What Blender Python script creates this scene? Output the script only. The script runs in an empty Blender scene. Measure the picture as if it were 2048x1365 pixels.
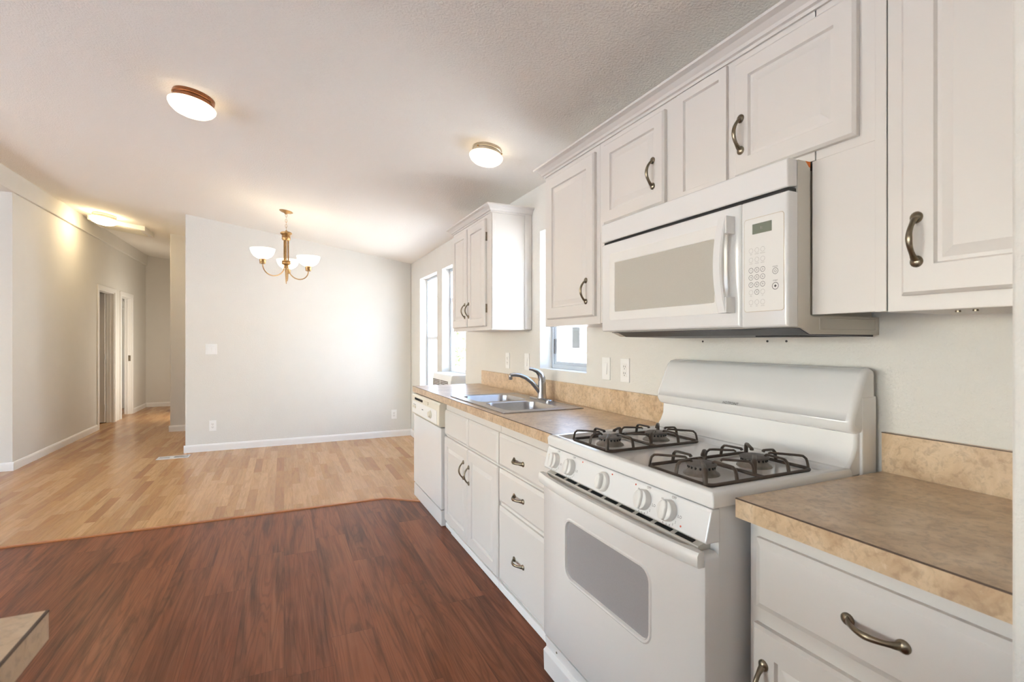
import bpy, bmesh, math, random
from mathutils import Vector, Matrix
PI = math.pi
S = bpy.context.scene
C = S.collection
random.seed(7)

# ------------------------------------------------------------------ camera
H = 1.29
YAW = math.atan((1024 - 568) / 995)
cam = bpy.data.cameras.new('camera')
cam.sensor_width = 36.0
cam.lens = 995 / 2048 * 36
cam.shift_y = 0.5 / 2048
cam.clip_start = 0.05
cam.dof.use_dof = True
cam.dof.focus_distance = 2.3
cam.dof.aperture_fstop = 6.3
co = bpy.data.objects.new('camera', cam); C.objects.link(co)
co.location = (0, 0, H); co.rotation_euler = (PI / 2, 0, -YAW)
S.camera = co

# ------------------------------------------------------------------ world, sun, exposure
SUN_EL = math.radians(48)
w = bpy.data.worlds.new('World'); S.world = w; w.use_nodes = True
wn = w.node_tree.nodes; wl = w.node_tree.links
sky = wn.new('ShaderNodeTexSky'); sky.sky_type = 'NISHITA'
sky.sun_disc = False; sky.sun_elevation = SUN_EL; sky.sun_rotation = math.radians(-90)
wl.new(sky.outputs[0], wn['Background'].inputs[0])
wn['Background'].inputs[1].default_value = 1.6
sun = bpy.data.lights.new('sun', 'SUN'); sun.energy = 49.0; sun.angle = 0.009; sun.color = (0.90, 0.96, 1.0)
so = bpy.data.objects.new('sun', sun); C.objects.link(so)
sd = Vector((0.40, 0.48, -0.78))
so.rotation_euler = sd.to_track_quat('-Z', 'Y').to_euler(); so.location = (-10, -4, 12)

def area(name, loc, rot, sx, sy, e, col):
    l = bpy.data.lights.new(name, 'AREA'); l.shape = 'RECTANGLE'; l.size = sx; l.size_y = sy
    l.energy = e; l.color = col
    o = bpy.data.objects.new(name, l); C.objects.link(o); o.location = loc; o.rotation_euler = rot
    return o
# daylight standing in the windows of the living room (left) and of the room behind the camera
area('living_daylight', (-6.38, 3.2, 1.35), (0, -PI / 2, 0), 1.7, 2.6, 16, (0.30, 0.60, 1.0))
area('living_daylight', (-6.38, -0.6, 1.35), (0, -PI / 2, 0), 1.7, 2.2, 36, (0.30, 0.60, 1.0))
# added fill light on the right hallway wall, no real source there
area('hall_fill_light', (-1.482, 10.1, 1.02), (0, PI / 2, 0), 1.9, 0.7, 12, (1.0, 0.93, 0.82))
def portal(x, y0, y1, z0, z1):
    o = area('window_portal', (x, (y0 + y1) / 2, (z0 + z1) / 2), (0, PI / 2, 0), z1 - z0, y1 - y0, 1, (1, 1, 1))
    o.data.cycles.is_portal = True
portal(1.80, 5.53, 6.31, 0.45, 2.09)
portal(1.80, 4.545, 5.329, 0.45, 2.09)
portal(1.80, 2.435, 3.01, 1.105, 2.04)

S.view_settings.view_transform = 'Standard'
S.view_settings.look = 'None'
S.view_settings.gamma = 1.0
S.view_settings.use_curve_mapping = False
S.view_settings.exposure = 0.43
S.cycles.use_denoising = True
S.cycles.max_bounces = 10
S.cycles.diffuse_bounces = 7
S.cycles.sample_clamp_indirect = 6.0

# ------------------------------------------------------------------ materials
def rgb(r, g, b):
    f = lambda c: (c / 255 / 12.92) if c / 255 <= 0.04045 else ((c / 255 + 0.055) / 1.055) ** 2.4
    return (f(r), f(g), f(b), 1)
class N:
    def __init__(s, name):
        s.m = bpy.data.materials.new(name); s.m.use_nodes = True
        s.t = s.m.node_tree; s.b = s.t.nodes['Principled BSDF']
    def n(s, typ, **k):
        x = s.t.nodes.new(typ)
        for a, v in k.items(): setattr(x, a, v)
        return x
    def l(s, a, b): s.t.links.new(a, b)
    def math(s, op, a, b=None):
        x = s.n('ShaderNodeMath', operation=op)
        for i, v in enumerate((a, b)):
            if v is None: continue
            if isinstance(v, (int, float)): x.inputs[i].default_value = v
            else: s.l(v, x.inputs[i])
        return x.outputs[0]
    def ramp(s, fac, stops):
        r = s.n('ShaderNodeValToRGB'); e = r.color_ramp.elements
        e[0].position, e[0].color = stops[0]; e[1].position, e[1].color = stops[-1]
        for p, c in stops[1:-1]:
            q = e.new(p); q.color = c
        s.l(fac, r.inputs[0]); return r.outputs[0]
    def mix(s, fac, a, b, bt='MIX'):
        x = s.n('ShaderNodeMix', data_type='RGBA', blend_type=bt)
        for i, v in ((0, fac), (6, a), (7, b)):
            if isinstance(v, (int, float)): x.inputs[i].default_value = v
            elif isinstance(v, tuple): x.inputs[i].default_value = v
            else: s.l(v, x.inputs[i])
        return x.outputs[2]
    def noise(s, scale, detail=3, rough=0.5, vec=None, dist=0.0):
        x = s.n('ShaderNodeTexNoise'); x.inputs['Scale'].default_value = scale
        x.inputs['Detail'].default_value = detail; x.inputs['Roughness'].default_value = rough
        x.inputs['Distortion'].default_value = dist
        s.l(vec if vec is not None else s.pos(), x.inputs['Vector'])
        return x.outputs[0]
    def pos(s):
        if not hasattr(s, '_p'): s._p = s.n('ShaderNodeTexCoord').outputs['Object']
        return s._p
    def bump(s, h, strength, dist=0.002):
        x = s.n('ShaderNodeBump'); x.inputs['Strength'].default_value = strength; x.inputs['Distance'].default_value = dist
        s.l(h, x.inputs['Height']); s.l(x.outputs[0], s.b.inputs['Normal'])

def simple(name, col, rough=0.5, metal=0.0, spec=0.5, coat=0.0, var=0.0, vscale=6, bump=0.0, bscale=200):
    k = N(name); b = k.b
    b.inputs['Roughness'].default_value = rough; b.inputs['Metallic'].default_value = metal
    b.inputs['Specular IOR Level'].default_value = spec; b.inputs['Coat Weight'].default_value = coat
    b.inputs['Coat Roughness'].default_value = 0.08
    if var:
        c2 = tuple(c * (1 - var) for c in col[:3]) + (1,)
        k.l(k.ramp(k.noise(vscale, 4), [(0.3, col), (0.75, c2)]), b.inputs['Base Color'])
    else:
        b.inputs['Base Color'].default_value = col
    if bump: k.bump(k.noise(bscale, 2), bump, 0.003)
    return k.m
M = {}
M['wall'] = simple('wall_paint', rgb(224, 221, 214), 0.7, spec=0.3, var=0.02, bump=0.55, bscale=150)
M['ceil'] = simple('ceiling_paint', rgb(246, 242, 234), 0.85, spec=0.15, bump=1.0, bscale=110)
M['trim'] = simple('trim_paint', rgb(240, 238, 234), 0.4)
M['cab'] = simple('cabinet_paint', rgb(221, 216, 210), 0.32, spec=0.4, var=0.015, vscale=3)
M['cabin'] = simple('cabinet_inside', rgb(200, 180, 155), 0.6, var=0.1)
M['app'] = simple('appliance_enamel', rgb(234, 233, 231), 0.16, spec=0.5, coat=0.3, var=0.01)
M['appl'] = simple('appliance_plastic', rgb(233, 231, 226), 0.3)
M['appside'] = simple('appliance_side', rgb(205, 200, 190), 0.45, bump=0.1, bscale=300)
M['bisque'] = simple('yellowed_plastic', rgb(230, 224, 208), 0.35)
M['dark'] = simple('dark_gap', rgb(28, 26, 25), 0.6)
M['mwunder'] = simple('dark_underside', rgb(62, 60, 64), 0.4, metal=0.4, var=0.3, vscale=25)
M['iron'] = simple('cast_iron', rgb(88, 76, 66), 0.5, metal=0.3, var=0.35, vscale=40)
M['burner'] = simple('burner_metal', rgb(150, 142, 132), 0.5, metal=0.6, var=0.3, vscale=60)
M['cap'] = simple('burner_cap', rgb(120, 114, 110), 0.55, metal=0.3, var=0.25, vscale=50)
M['steel'] = simple('stainless_steel', rgb(178, 178, 180), 0.28, metal=1.0, var=0.1, vscale=30)
M['chrome'] = simple('brushed_nickel', rgb(176, 175, 176), 0.22, metal=1.0)
M['pewter'] = simple('antique_pewter', rgb(150, 138, 118), 0.3, metal=1.0, var=0.45, vscale=45)
M['brass'] = simple('aged_brass', rgb(182, 146, 100), 0.35, metal=0.85, var=0.35, vscale=60)
M['copper'] = simple('aged_copper', rgb(150, 98, 66), 0.35, metal=0.8, var=0.3, vscale=50)
M['nickel'] = simple('satin_lamp_base', rgb(180, 168, 150), 0.4, metal=0.7)
M['alum'] = simple('window_aluminium', rgb(196, 204, 212), 0.4, metal=0.4)
M['vinyl'] = simple('window_vinyl', rgb(236, 238, 240), 0.4)
M['plate'] = simple('switch_plate', rgb(242, 241, 238), 0.3)
M['slot'] = simple('socket_slot', rgb(60, 56, 54), 0.6)
M['ink'] = simple('dark_ink', rgb(70, 66, 66), 0.5)
M['inkl'] = simple('pale_ink', rgb(168, 162, 158), 0.5)
M['red'] = simple('red_ink', rgb(214, 84, 50), 0.5)
M['orange'] = simple('orange_tape', rgb(226, 118, 40), 0.6)
M['lcd'] = simple('display_glass', rgb(118, 124, 110), 0.2)
M['screen'] = simple('screened_glass', rgb(186, 181, 170), 0.22, spec=0.5, var=0.05, vscale=300)
M['oven'] = simple('oven_glass', rgb(164, 163, 165), 0.2, spec=0.5, var=0.06, vscale=300)
M['siding'] = simple('white_siding', rgb(240, 238, 236), 0.7, var=0.03)
M['ntrim'] = simple('taupe_trim', rgb(118, 102, 95), 0.6)
M['nglass'] = simple('neighbour_glass', rgb(14, 16, 20), 0.25, spec=0.2)
M['gnd'] = simple('dry_ground', rgb(214, 210, 204), 0.9, var=0.1, vscale=2)
M['roof'] = simple('grey_shingle', rgb(150, 145, 140), 0.9, var=0.2)
M['leaf'] = simple('leaf_green', rgb(118, 136, 82), 0.7, var=0.4, vscale=12)
M['bark'] = simple('bark', rgb(110, 90, 70), 0.9, var=0.3)

def laminate():
    k = N('stone_laminate'); p = k.pos()
    n1 = k.noise(9, 8, 0.65, dist=0.8); n2 = k.noise(55, 5, 0.6, dist=0.5); n3 = k.noise(24, 6, 0.6, dist=2.0)
    c = k.ramp(n1, [(0.28, rgb(174, 144, 112)), (0.5, rgb(202, 175, 142)), (0.72, rgb(220, 197, 168))])
    c = k.mix(k.ramp(n2, [(0.36, (0.62, 0.62, 0.62, 1)), (0.52, (1, 1, 1, 1))]), rgb(132, 106, 84), c)
    c = k.mix(k.ramp(n3, [(0.62, (0, 0, 0, 1)), (0.74, (0.8, 0.8, 0.8, 1))]), c, rgb(216, 196, 170))
    k.l(c, k.b.inputs['Base Color']); k.b.inputs['Roughness'].default_value = 0.3
    k.bump(n2, 0.05)
    return k.m
M['lam'] = laminate()
M['lamline'] = simple('laminate_seam', rgb(84, 62, 46), 0.5)

def planks(name, wid, length, cols, grain_sx, grain_sy, gcol, gstops, rough, seam, fine=None, gmix=1.0, spec=0.5, rings_amt=None):
    k = N(name); sp = k.n('ShaderNodeSeparateXYZ'); k.l(k.pos(), sp.inputs[0])
    X, Y = sp.outputs[0], sp.outputs[1]
    u = k.math('DIVIDE', X, wid); iu = k.math('FLOOR', u); fu = k.math('FRACT', u)
    w1 = k.n('ShaderNodeTexWhiteNoise', noise_dimensions='1D'); k.l(iu, w1.inputs['W'])
    v = k.math('ADD', k.math('DIVIDE', Y, length), k.math('MULTIPLY', w1.outputs[0], 7.3))
    iv = k.math('FLOOR', v); fv = k.math('FRACT', v)
    cb = k.n('ShaderNodeCombineXYZ'); k.l(iu, cb.inputs[0]); k.l(iv, cb.inputs[1])
    w2 = k.n('ShaderNodeTexWhiteNoise', noise_dimensions='2D'); k.l(cb.outputs[0], w2.inputs['Vector'])
    base = k.ramp(w2.outputs[0], cols)
    g = k.n('ShaderNodeCombineXYZ')
    k.l(k.math('MULTIPLY', X, grain_sx), g.inputs[0]); k.l(k.math('MULTIPLY', Y, grain_sy), g.inputs[1])
    k.l(k.math('MULTIPLY', w2.outputs[0], 37.0), g.inputs[2])
    n1 = k.noise(1.0, 6, 0.6, g.outputs[0], 1.4)
    c = k.mix(k.math('MULTIPLY', k.ramp(n1, gstops), gmix), base, gcol)
    if fine:
        g2 = k.n('ShaderNodeCombineXYZ')
        k.l(k.math('MULTIPLY', X, fine[0]), g2.inputs[0]); k.l(k.math('MULTIPLY', Y, fine[1]), g2.inputs[1])
        k.l(k.math('MULTIPLY', w2.outputs[0], 11.0), g2.inputs[2])
        n2 = k.noise(1.0, 4, 0.6, g2.outputs[0], 0.6)
        c = k.mix(k.ramp(n2, [(0.45, (0, 0, 0, 1)), (0.75, (fine[2],) * 3 + (1,))]), c, fine[3])
    if rings_amt:
        g3 = k.n('ShaderNodeCombineXYZ')
        k.l(k.math('MULTIPLY', X, grain_sx * 0.8), g3.inputs[0]); k.l(k.math('MULTIPLY', Y, grain_sy * 0.42), g3.inputs[1])
        k.l(k.math('MULTIPLY', w2.outputs[0], 53.0), g3.inputs[2])
        n3 = k.noise(1.0, 2, 0.4, g3.outputs[0], 0.5)
        sn = k.math('SINE', k.math('MULTIPLY', n3, rings_amt[0]))
        c = k.mix(k.ramp(sn, [(0.35, (0, 0, 0, 1)), (0.95, (rings_amt[1],) * 3 + (1,))]), c, gcol)
    e = k.math('MAXIMUM', k.math('LESS_THAN', fu, seam / wid), k.math('LESS_THAN', fv, seam / length))
    c = k.mix(k.math('MULTIPLY', e, 0.45), c, gcol)
    k.l(c, k.b.inputs['Base Color']); k.b.inputs['Roughness'].default_value = rough
    k.b.inputs['Specular IOR Level'].default_value = spec
    return k.m
M['oak'] = planks('light_oak_strip', 0.068, 0.62,
    [(0.0, rgb(174, 127, 80)), (0.35, rgb(190, 145, 96)), (0.7, rgb(202, 159, 110)), (1.0, rgb(160, 112, 70))],
    22, 1.8, rgb(138, 98, 66), [(0.45, (0, 0, 0, 1)), (0.8, (0.7, 0.7, 0.7, 1))], 0.27, 0.0012,
    (150, 9, 0.25, rgb(128, 90, 60)), 1.0, 0.38, (90, 0.2))
M['walnut'] = planks('dark_red_walnut', 0.185, 1.2,
    [(0.0, rgb(122, 70, 47)), (0.5, rgb(140, 85, 58)), (1.0, rgb(106, 61, 41))],
    9, 0.85, rgb(62, 36, 28), [(0.44, (0, 0, 0, 1)), (0.68, (0.9, 0.9, 0.9, 1))], 0.3, 0.002,
    (60, 2.2, 0.5, rgb(156, 102, 74)), 0.85, 0.14, (150, 0.26))

def glow(name, col, strength, body):
    k = N(name); k.b.inputs['Base Color'].default_value = body; k.b.inputs['Roughness'].default_value = 0.25
    n = k.noise(9, 3, 0.6, dist=1.0)
    k.l(k.ramp(n, [(0.35, tuple(c * 0.8 for c in col[:3]) + (1,)), (0.65, col)]), k.b.inputs['Emission Color'])
    k.b.inputs['Emission Strength'].default_value = strength
    return k.m
M['lamp'] = glow('lit_alabaster_glass', (1.0, 0.82, 0.54, 1), 2.3, rgb(250, 240, 220))
M['hall_lamp'] = glow('lit_hall_lamp_glass', (1.0, 0.80, 0.50, 1), 25, rgb(250, 240, 220))
M['bowl'] = glow('lit_bowl_glass', (1.0, 0.86, 0.62, 1), 2.3, rgb(250, 244, 228))

def glass():
    k = N('window_glass'); t = k.t
    t.nodes.remove(k.b); out = [n for n in t.nodes if n.type == 'OUTPUT_MATERIAL'][0]
    a = k.n('ShaderNodeBsdfTransparent'); g = k.n('ShaderNodeBsdfGlossy'); g.inputs['Roughness'].default_value = 0.02
    x = k.n('ShaderNodeMixShader'); x.inputs[0].default_value = 0.05; k.l(a.outputs[0], x.inputs[1]); k.l(g.outputs[0], x.inputs[2])
    k.l(x.outputs[0], out.inputs[0])
    return k.m
M['glass'] = glass()

# ------------------------------------------------------------------ mesh helpers
def B(): return bmesh.new()
def box(bm, x0, x1, y0, y1, z0, z1):
    v = [bm.verts.new(p) for p in ((x0, y0, z0), (x1, y0, z0), (x1, y1, z0), (x0, y1, z0),
                                   (x0, y0, z1), (x1, y0, z1), (x1, y1, z1), (x0, y1, z1))]
    for f in ((3, 2, 1, 0), (4, 5, 6, 7), (0, 1, 5, 4), (1, 2, 6, 5), (2, 3, 7, 6), (3, 0, 4, 7)):
        bm.faces.new([v[i] for i in f])
    return bm
def prism(bm, prof, axis, a, b):
    """closed 2-D profile extruded along an axis from a to b; profile is in the two other axes, in xyz order"""
    def P(p, t):
        return {'x': (t, p[0], p[1]), 'y': (p[0], t, p[1]), 'z': (p[0], p[1], t)}[axis]
    A = [bm.verts.new(P(p, a)) for p in prof]; Bv = [bm.verts.new(P(p, b)) for p in prof]
    n = len(prof)
    for i in range(n):
        bm.faces.new((A[i], A[(i + 1) % n], Bv[(i + 1) % n], Bv[i]))
    bm.faces.new(A[::-1]); bm.faces.new(Bv)
    return bm
def rings(bm, loops, close_start=True, close_end=True, closed=True):
    prev = None
    first = None
    for lp in loops:
        cur = [bm.verts.new(p) for p in lp]
        if prev:
            n = len(cur)
            for i in range(n if closed else n - 1):
                bm.faces.new((prev[i], prev[(i + 1) % n], cur[(i + 1) % n], cur[i]))
        else: first = cur
        prev = cur
    if close_start: bm.faces.new(first[::-1])
    if close_end: bm.faces.new(prev)
    return bm
def lathe(bm, prof, c=(0, 0, 0), seg=24, rot=None, cap0=True, cap1=True):
    loops = []
    for r, z in prof:
        lp = []
        for i in range(seg):
            a = 2 * PI * i / seg
            p = Vector((max(r, 1e-5) * math.cos(a), max(r, 1e-5) * math.sin(a), z))
            if rot: p = rot @ p
            lp.append(p + Vector(c))
        loops.append(lp)
    return rings(bm, loops, cap0, cap1)
def tube(bm, pts, r, seg=8, flat=None, up=None, cap=True):
    """sweep a circle (or ellipse r, flat) along pts; r may be a list"""
    pts = [Vector(p) for p in pts]; n = len(pts); loops = []
    nrm = None
    for i, p in enumerate(pts):
        t = (pts[min(i + 1, n - 1)] - pts[max(i - 1, 0)]).normalized()
        if up is not None:
            s = t.cross(Vector(up))
            if s.length < 1e-4: s = t.cross(Vector((0.3, 1, 0.2)))
            s.normalize()
        elif nrm is None:
            s = t.cross(Vector((0, 0, 1)))
            if s.length < 1e-3: s = t.cross(Vector((0, 1, 0)))
            s.normalize()
        else:
            s = nrm - t * nrm.dot(t); s.normalize()
        nrm = s; q = t.cross(s)
        ri = r[i] if isinstance(r, (list, tuple)) else r
        fi = ri if flat is None else (flat[i] if isinstance(flat, (list, tuple)) else flat)
        loops.append([p + s * (ri * math.cos(2 * PI * k / seg)) + q * (fi * math.sin(2 * PI * k / seg)) for k in range(seg)])
    return rings(bm, loops, cap, cap)
def obj(name, bm, mat, parent=None, smooth=None, bev=0.0, seg=2):
    bmesh.ops.recalc_face_normals(bm, faces=bm.faces[:])
    me = bpy.data.meshes.new(name); bm.to_mesh(me); bm.free()
    if isinstance(mat, str): mat = M[mat]
    me.materials.append(mat)
    if smooth:
        me.polygons.foreach_set('use_smooth', [True] * len(me.polygons))
        me.set_sharp_from_angle(angle=math.radians(smooth if smooth > 1 else 40))
    o = bpy.data.objects.new(name, me); C.objects.link(o)
    if parent is not None: adopt(o, parent)
    if bev:
        m = o.modifiers.new('bevel', 'BEVEL'); m.width = bev; m.segments = seg; m.limit_method = 'ANGLE'
        m.angle_limit = math.radians(35)
    return o
def wmat(o):
    m = Matrix.LocRotScale(o.location, o.rotation_euler, o.scale)
    return m if o.parent is None else wmat(o.parent) @ o.matrix_parent_inverse @ m
def adopt(o, parent):
    o.parent = parent; o.matrix_parent_inverse = wmat(parent).inverted()
def thing(name, label, cat, loc, group=None):
    o = bpy.data.objects.new(name, None); C.objects.link(o); o.location = loc; o.empty_display_size = 0.1
    return tag(o, label, cat, group)
def tag(o, label, cat, group=None):
    o['label'] = label; o['category'] = cat
    if group: o['group'] = group
    return o
def struct(o, label=None):
    o['kind'] = 'structure'
    return o
def sobj(name, bm, mat, **k): return struct(obj(name, bm, mat, **k))

# ------------------------------------------------------------------ room shell
WX, WT, FY, MX = 1.59, 1.72, 6.79, -2.46     # right wall, its outer face, far wall, left marriage-line wall
def cz(x): return 2.355 + 0.154 * (1.59 - x) if x > -2.52 else 2.355 + 0.154 * (1.59 + 2.52) - 0.154 * (-2.52 - x)

# floors: light oak beyond the angled edge, dark walnut in the kitchen
def poly(bm, pts, z0, z1): return prism(bm, pts, 'z', z0, z1)
edge = [(-6.5, 4.155), (0.757, 4.155), (1.0, 3.955), (1.72, 3.955)]
bm = B(); poly(bm, edge + [(1.72, 12.0), (-6.5, 12.0)], -0.12, 0.0); sobj('floor', bm, 'oak')
bm = B(); poly(bm, [(-6.5, -2.7), (1.72, -2.7)] + edge[::-1], -0.12, -0.003); sobj('floor', bm, 'walnut')
bm = B()
tr = [(-0.022, -0.003), (0.016, -0.003), (0.016, 0.002), (0.008, 0.005), (-0.014, 0.005), (-0.022, 0.001)]
lp = []
for i, (x, y) in enumerate(edge[:3]):
    s = 1.0 if i != 1 else 1.0
    lp.append([(x, y + a, z) for a, z in tr])
rings(bm, lp)
sobj('trim_1', bm, simple('strip_oak', rgb(176, 112, 66), 0.4, var=0.25, vscale=30))

# ceiling: two slopes meeting at the marriage line
bm = B()
prism(bm, [(1.75, cz(1.75)), (-2.52, cz(-2.51)), (-6.55, cz(-6.55)), (-6.55, cz(-6.55) + 0.25), (-2.52, cz(-2.51) + 0.25), (1.75, cz(1.75) + 0.25)], 'y', -2.75, 12.05)
sobj('ceiling', bm, 'ceil')
bm = B(); box(bm, 1.7, 1.95, -2.75, 12.05, 2.42, 2.5); sobj('trim_2', bm, 'siding')     # eave outside
bm = B(); box(bm, -9.8, -6.55, -2.75, 12.05, 2.32, 2.4); sobj('sun_blocker', bm, 'siding')     # added unseen slab that keeps sun out of the living room windows
# dropped beam along the marriage line
bm = B(); prism(bm, [(-2.60, 2.775), (-2.435, 2.775), (-2.435, 2.985), (-2.60, 3.0)], 'y', -2.6, 11.84); sobj('trim_3', bm, 'wall', bev=0.008)

def wall_with_holes(name, x0, x1, y0, y1, z0, z1, holes, mat='wall'):
    """wall slab normal to x with rectangular holes (y0,y1,z0,z1), one mesh"""
    bm = B(); ys = sorted({y0, y1} | {h[0] for h in holes} | {h[1] for h in holes})
    for a, b in zip(ys[:-1], ys[1:]):
        hs = sorted([h for h in holes if h[0] <= a + 1e-6 and h[1] >= b - 1e-6], key=lambda h: h[2])
        z = z0
        for h in hs:
            if h[2] > z: box(bm, x0, x1, a, b, z, h[2])
            z = h[3]
        if z < z1: box(bm, x0, x1, a, b, z, z1)
    bmesh.ops.remove_doubles(bm, verts=bm.verts[:], dist=1e-5)
    # drop the inner faces shared by neighbouring boxes
    seen = {}
    for f in bm.faces: seen.setdefault(tuple(sorted(v.index for v in f.verts)), []).append(f)
    bm.verts.index_update()
    seen = {}
    for f in bm.faces: seen.setdefault(tuple(sorted(v.index for v in f.verts)), []).append(f)
    bmesh.ops.delete(bm, geom=[f for fs in seen.values() if len(fs) > 1 for f in fs], context='FACES')
    return sobj(name, bm, mat)
W1 = (5.53, 6.31, 0.45, 2.09); W2 = (4.545, 5.329, 0.45, 2.09); W3 = (2.435, 3.01, 1.105, 2.04)
wall_with_holes('wall_right', WX, WT, -2.7, 6.9, 0, 2.40, [W1, W2, W3])
bm = B(); prism(bm, [(-1.037, 0), (WX, 0), (WX, cz(WX) + .02), (-1.037, cz(-1.037) + .02)], 'y', FY, 8.478)
sobj('wall_far', bm, 'wall', bev=0.012, seg=3)
bm = B(); prism(bm, [(-1.477, 0), (1.3, 0), (1.3, cz(1.3) + .02), (-1.477, cz(-1.477) + .02)], 'y', 8.478, 11.9)
sobj('wall_hall', bm, 'wall', bev=0.012, seg=3)
bm = B(); prism(bm, [(-6.5, 0), (1.6, 0), (1.6, cz(1.6)), (-2.5, cz(-2.5)), (-6.5, cz(-6.5))], 'y', 11.84, 11.96); sobj('wall_back', bm, 'wall')
D1 = (9.1, 9.85, 0, 2.06); D2 = (10.2, 10.85, 0, 2.06)
wall_with_holes('wall_left', MX - 0.1, MX, 6.70, 11.84, 0, 2.98, [D1, D2])
bm = B(); prism(bm, [(-6.5, 0), (MX, 0), (MX, 2.79), (-2.6, 2.79), (-2.6, 2.96), (-6.5, cz(-6.5))], 'y', 6.58, 6.70); sobj('wall_living', bm, 'wall')
# enclosure of the parts out of the picture: living room windows on the left, wall behind the camera
wall_with_holes('wall_outer', -6.55, -6.42, -2.7, 11.96, 0, 2.42, [(1.9, 4.5, 0.5, 2.2), (-1.7, 0.5, 0.5, 2.2), (10.3, 11.5, 0.9, 2.1)])
bm = B(); prism(bm, [(-6.5, 0), (1.7, 0), (1.7, cz(1.7)), (-2.5, cz(-2.5)), (-6.5, cz(-6.5))], 'y', -2.7, -2.58); sobj('wall_rear', bm, 'wall')
bm = B(); box(bm, -6.42, MX - 0.1, 9.93, 10.03, 0, 2.45); box(bm, -4.4, -4.3, 6.7, 9.93, 0, 2.62); sobj('wall_partition', bm, 'wall')
# partition beside the camera, closing the kitchen run
bm = B(); prism(bm, [(0.93, 0), (WX, 0), (WX, cz(WX)), (0.93, cz(0.93))], 'y', 0.215, 0.346)
sobj('wall_near', bm, 'wall', bev=0.012, seg=3)

# baseboards
BP = [(0, 0), (0.013, 0), (0.013, 0.065), (0.009, 0.078), (0.004, 0.085), (0, 0.085)]
def base_y(name, x, sgn, y0, y1):
    bm = B(); prism(bm, [(x + sgn * a, z) for a, z in BP], 'y', y0, y1); sobj(name, bm, 'trim')
def base_x(name, y, x0, x1):
    bm = B(); prism(bm, [(y - a, z) for a, z in BP], 'x', x0, x1); sobj(name, bm, 'trim')
base_x('baseboard_far', FY, -1.05, WX)
base_y('baseboard_right', WX, -1, 4.2, FY)
base_y('baseboard_left', MX, 1, 6.58, 9.04)
base_y('baseboard_left', MX, 1, 10.91, 11.84)
base_x('baseboard_living', 6.58, -6.4, MX + 0.013)
base_x('baseboard_hall', 8.478, -1.49, -1.037)
base_x('baseboard_back', 11.84, MX, -1.477)

# hallway doors
def casing(bm, y0, y1, zt, w=0.06):
    x0, x1 = MX, MX + 0.016
    box(bm, x0, x1, y0 - w, y0, 0, zt + w); box(bm, x0, x1, y1, y1 + w, 0, zt + w); box(bm, x0, x1, y0, y1, zt, zt + w)
def door_root(n, y0, y1, zt):
    r = bpy.data.objects.new(n, None); C.objects.link(r); r.location = (MX, (y0 + y1) / 2, 0); struct(r)
    bm = B(); casing(bm, y0, y1, zt); obj('casing', bm, 'trim', r, bev=0.004)
    bm = B(); box(bm, MX - 0.1, MX, y0, y0 + 0.016, 0, zt); box(bm, MX - 0.1, MX, y1 - 0.016, y1, 0, zt); box(bm, MX - 0.1, MX, y0 + .016, y1 - .016, zt - 0.016, zt)
    box(bm, MX - 0.06, MX - 0.045, y1 - 0.026, y1 - 0.016, 0, zt - 0.016)
    obj('jamb', bm, 'trim', r)
    return r
d1 = door_root('door_1', 9.1, 9.85, 2.06)
bm = B(); box(bm, MX - 0.80, MX - 0.105, 9.795, 9.83, 0.01, 2.04); l1 = obj('door_leaf', bm, 'trim', d1, bev=0.003)
for z in (0.25, 1.05, 1.85):
    bm = B(); box(bm, MX - 0.107, MX - 0.097, 9.775, 9.797, z - 0.045, z + 0.045); obj('hinge', bm, 'trim', l1)
d2 = door_root('door_2', 10.2, 10.85, 2.06)
bm = B(); box(bm, -0.036, 0, 0, 0.6, 0.01, 2.04)
l2 = obj('door_leaf', bm, 'trim', None, bev=0.003); l2.location = (MX - 0.06, 10.222, 0); l2.rotation_euler = (0, 0, math.radians(15)); adopt(l2, d2)
bm = B(); R90 = Matrix.Rotation(PI / 2, 3, 'Y')
lathe(bm, [(0.026, 0), (0.026, 0.006), (0.011, 0.01), (0.010, 0.045)], (0, 0, 0), 16, R90)
tube(bm, [(0.045, 0.005, 0), (0.045, -0.05, 0.002), (0.043, -0.10, 0.0)], [0.010, 0.009, 0.007], 8)
lv = obj('lever_handle', bm, 'chrome', None, smooth=40); lv.matrix_world = Matrix.Translation((MX - 0.06, 10.222, 0)) @ Matrix.Rotation(math.radians(15), 4, 'Z') @ Matrix.Translation((0, 0.545, 1.02))
loc, rq, sc_ = lv.matrix_world.decompose(); lv.location = loc; lv.rotation_euler = rq.to_euler(); adopt(lv, l2)
r3 = bpy.data.objects.new('fill_light_frame', None); C.objects.link(r3); r3.location = (-1.477, 10.1, 0); struct(r3)  # casing added around the hall fill light, the wall behind is solid
bm = B()
for a, b, c, d in ((9.68, 9.74, 0, 2.06), (10.46, 10.52, 0, 2.06), (9.74, 10.46, 2.0, 2.06)): box(bm, -1.493, -1.477, a, b, c, d)
obj('casing', bm, 'trim', r3, bev=0.004)
bm = B(); box(bm, MX - 0.05, MX - 0.012, 10.830, 10.8345, 0.94, 1.04); obj('strike_plate', bm, 'pewter', d2)

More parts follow.
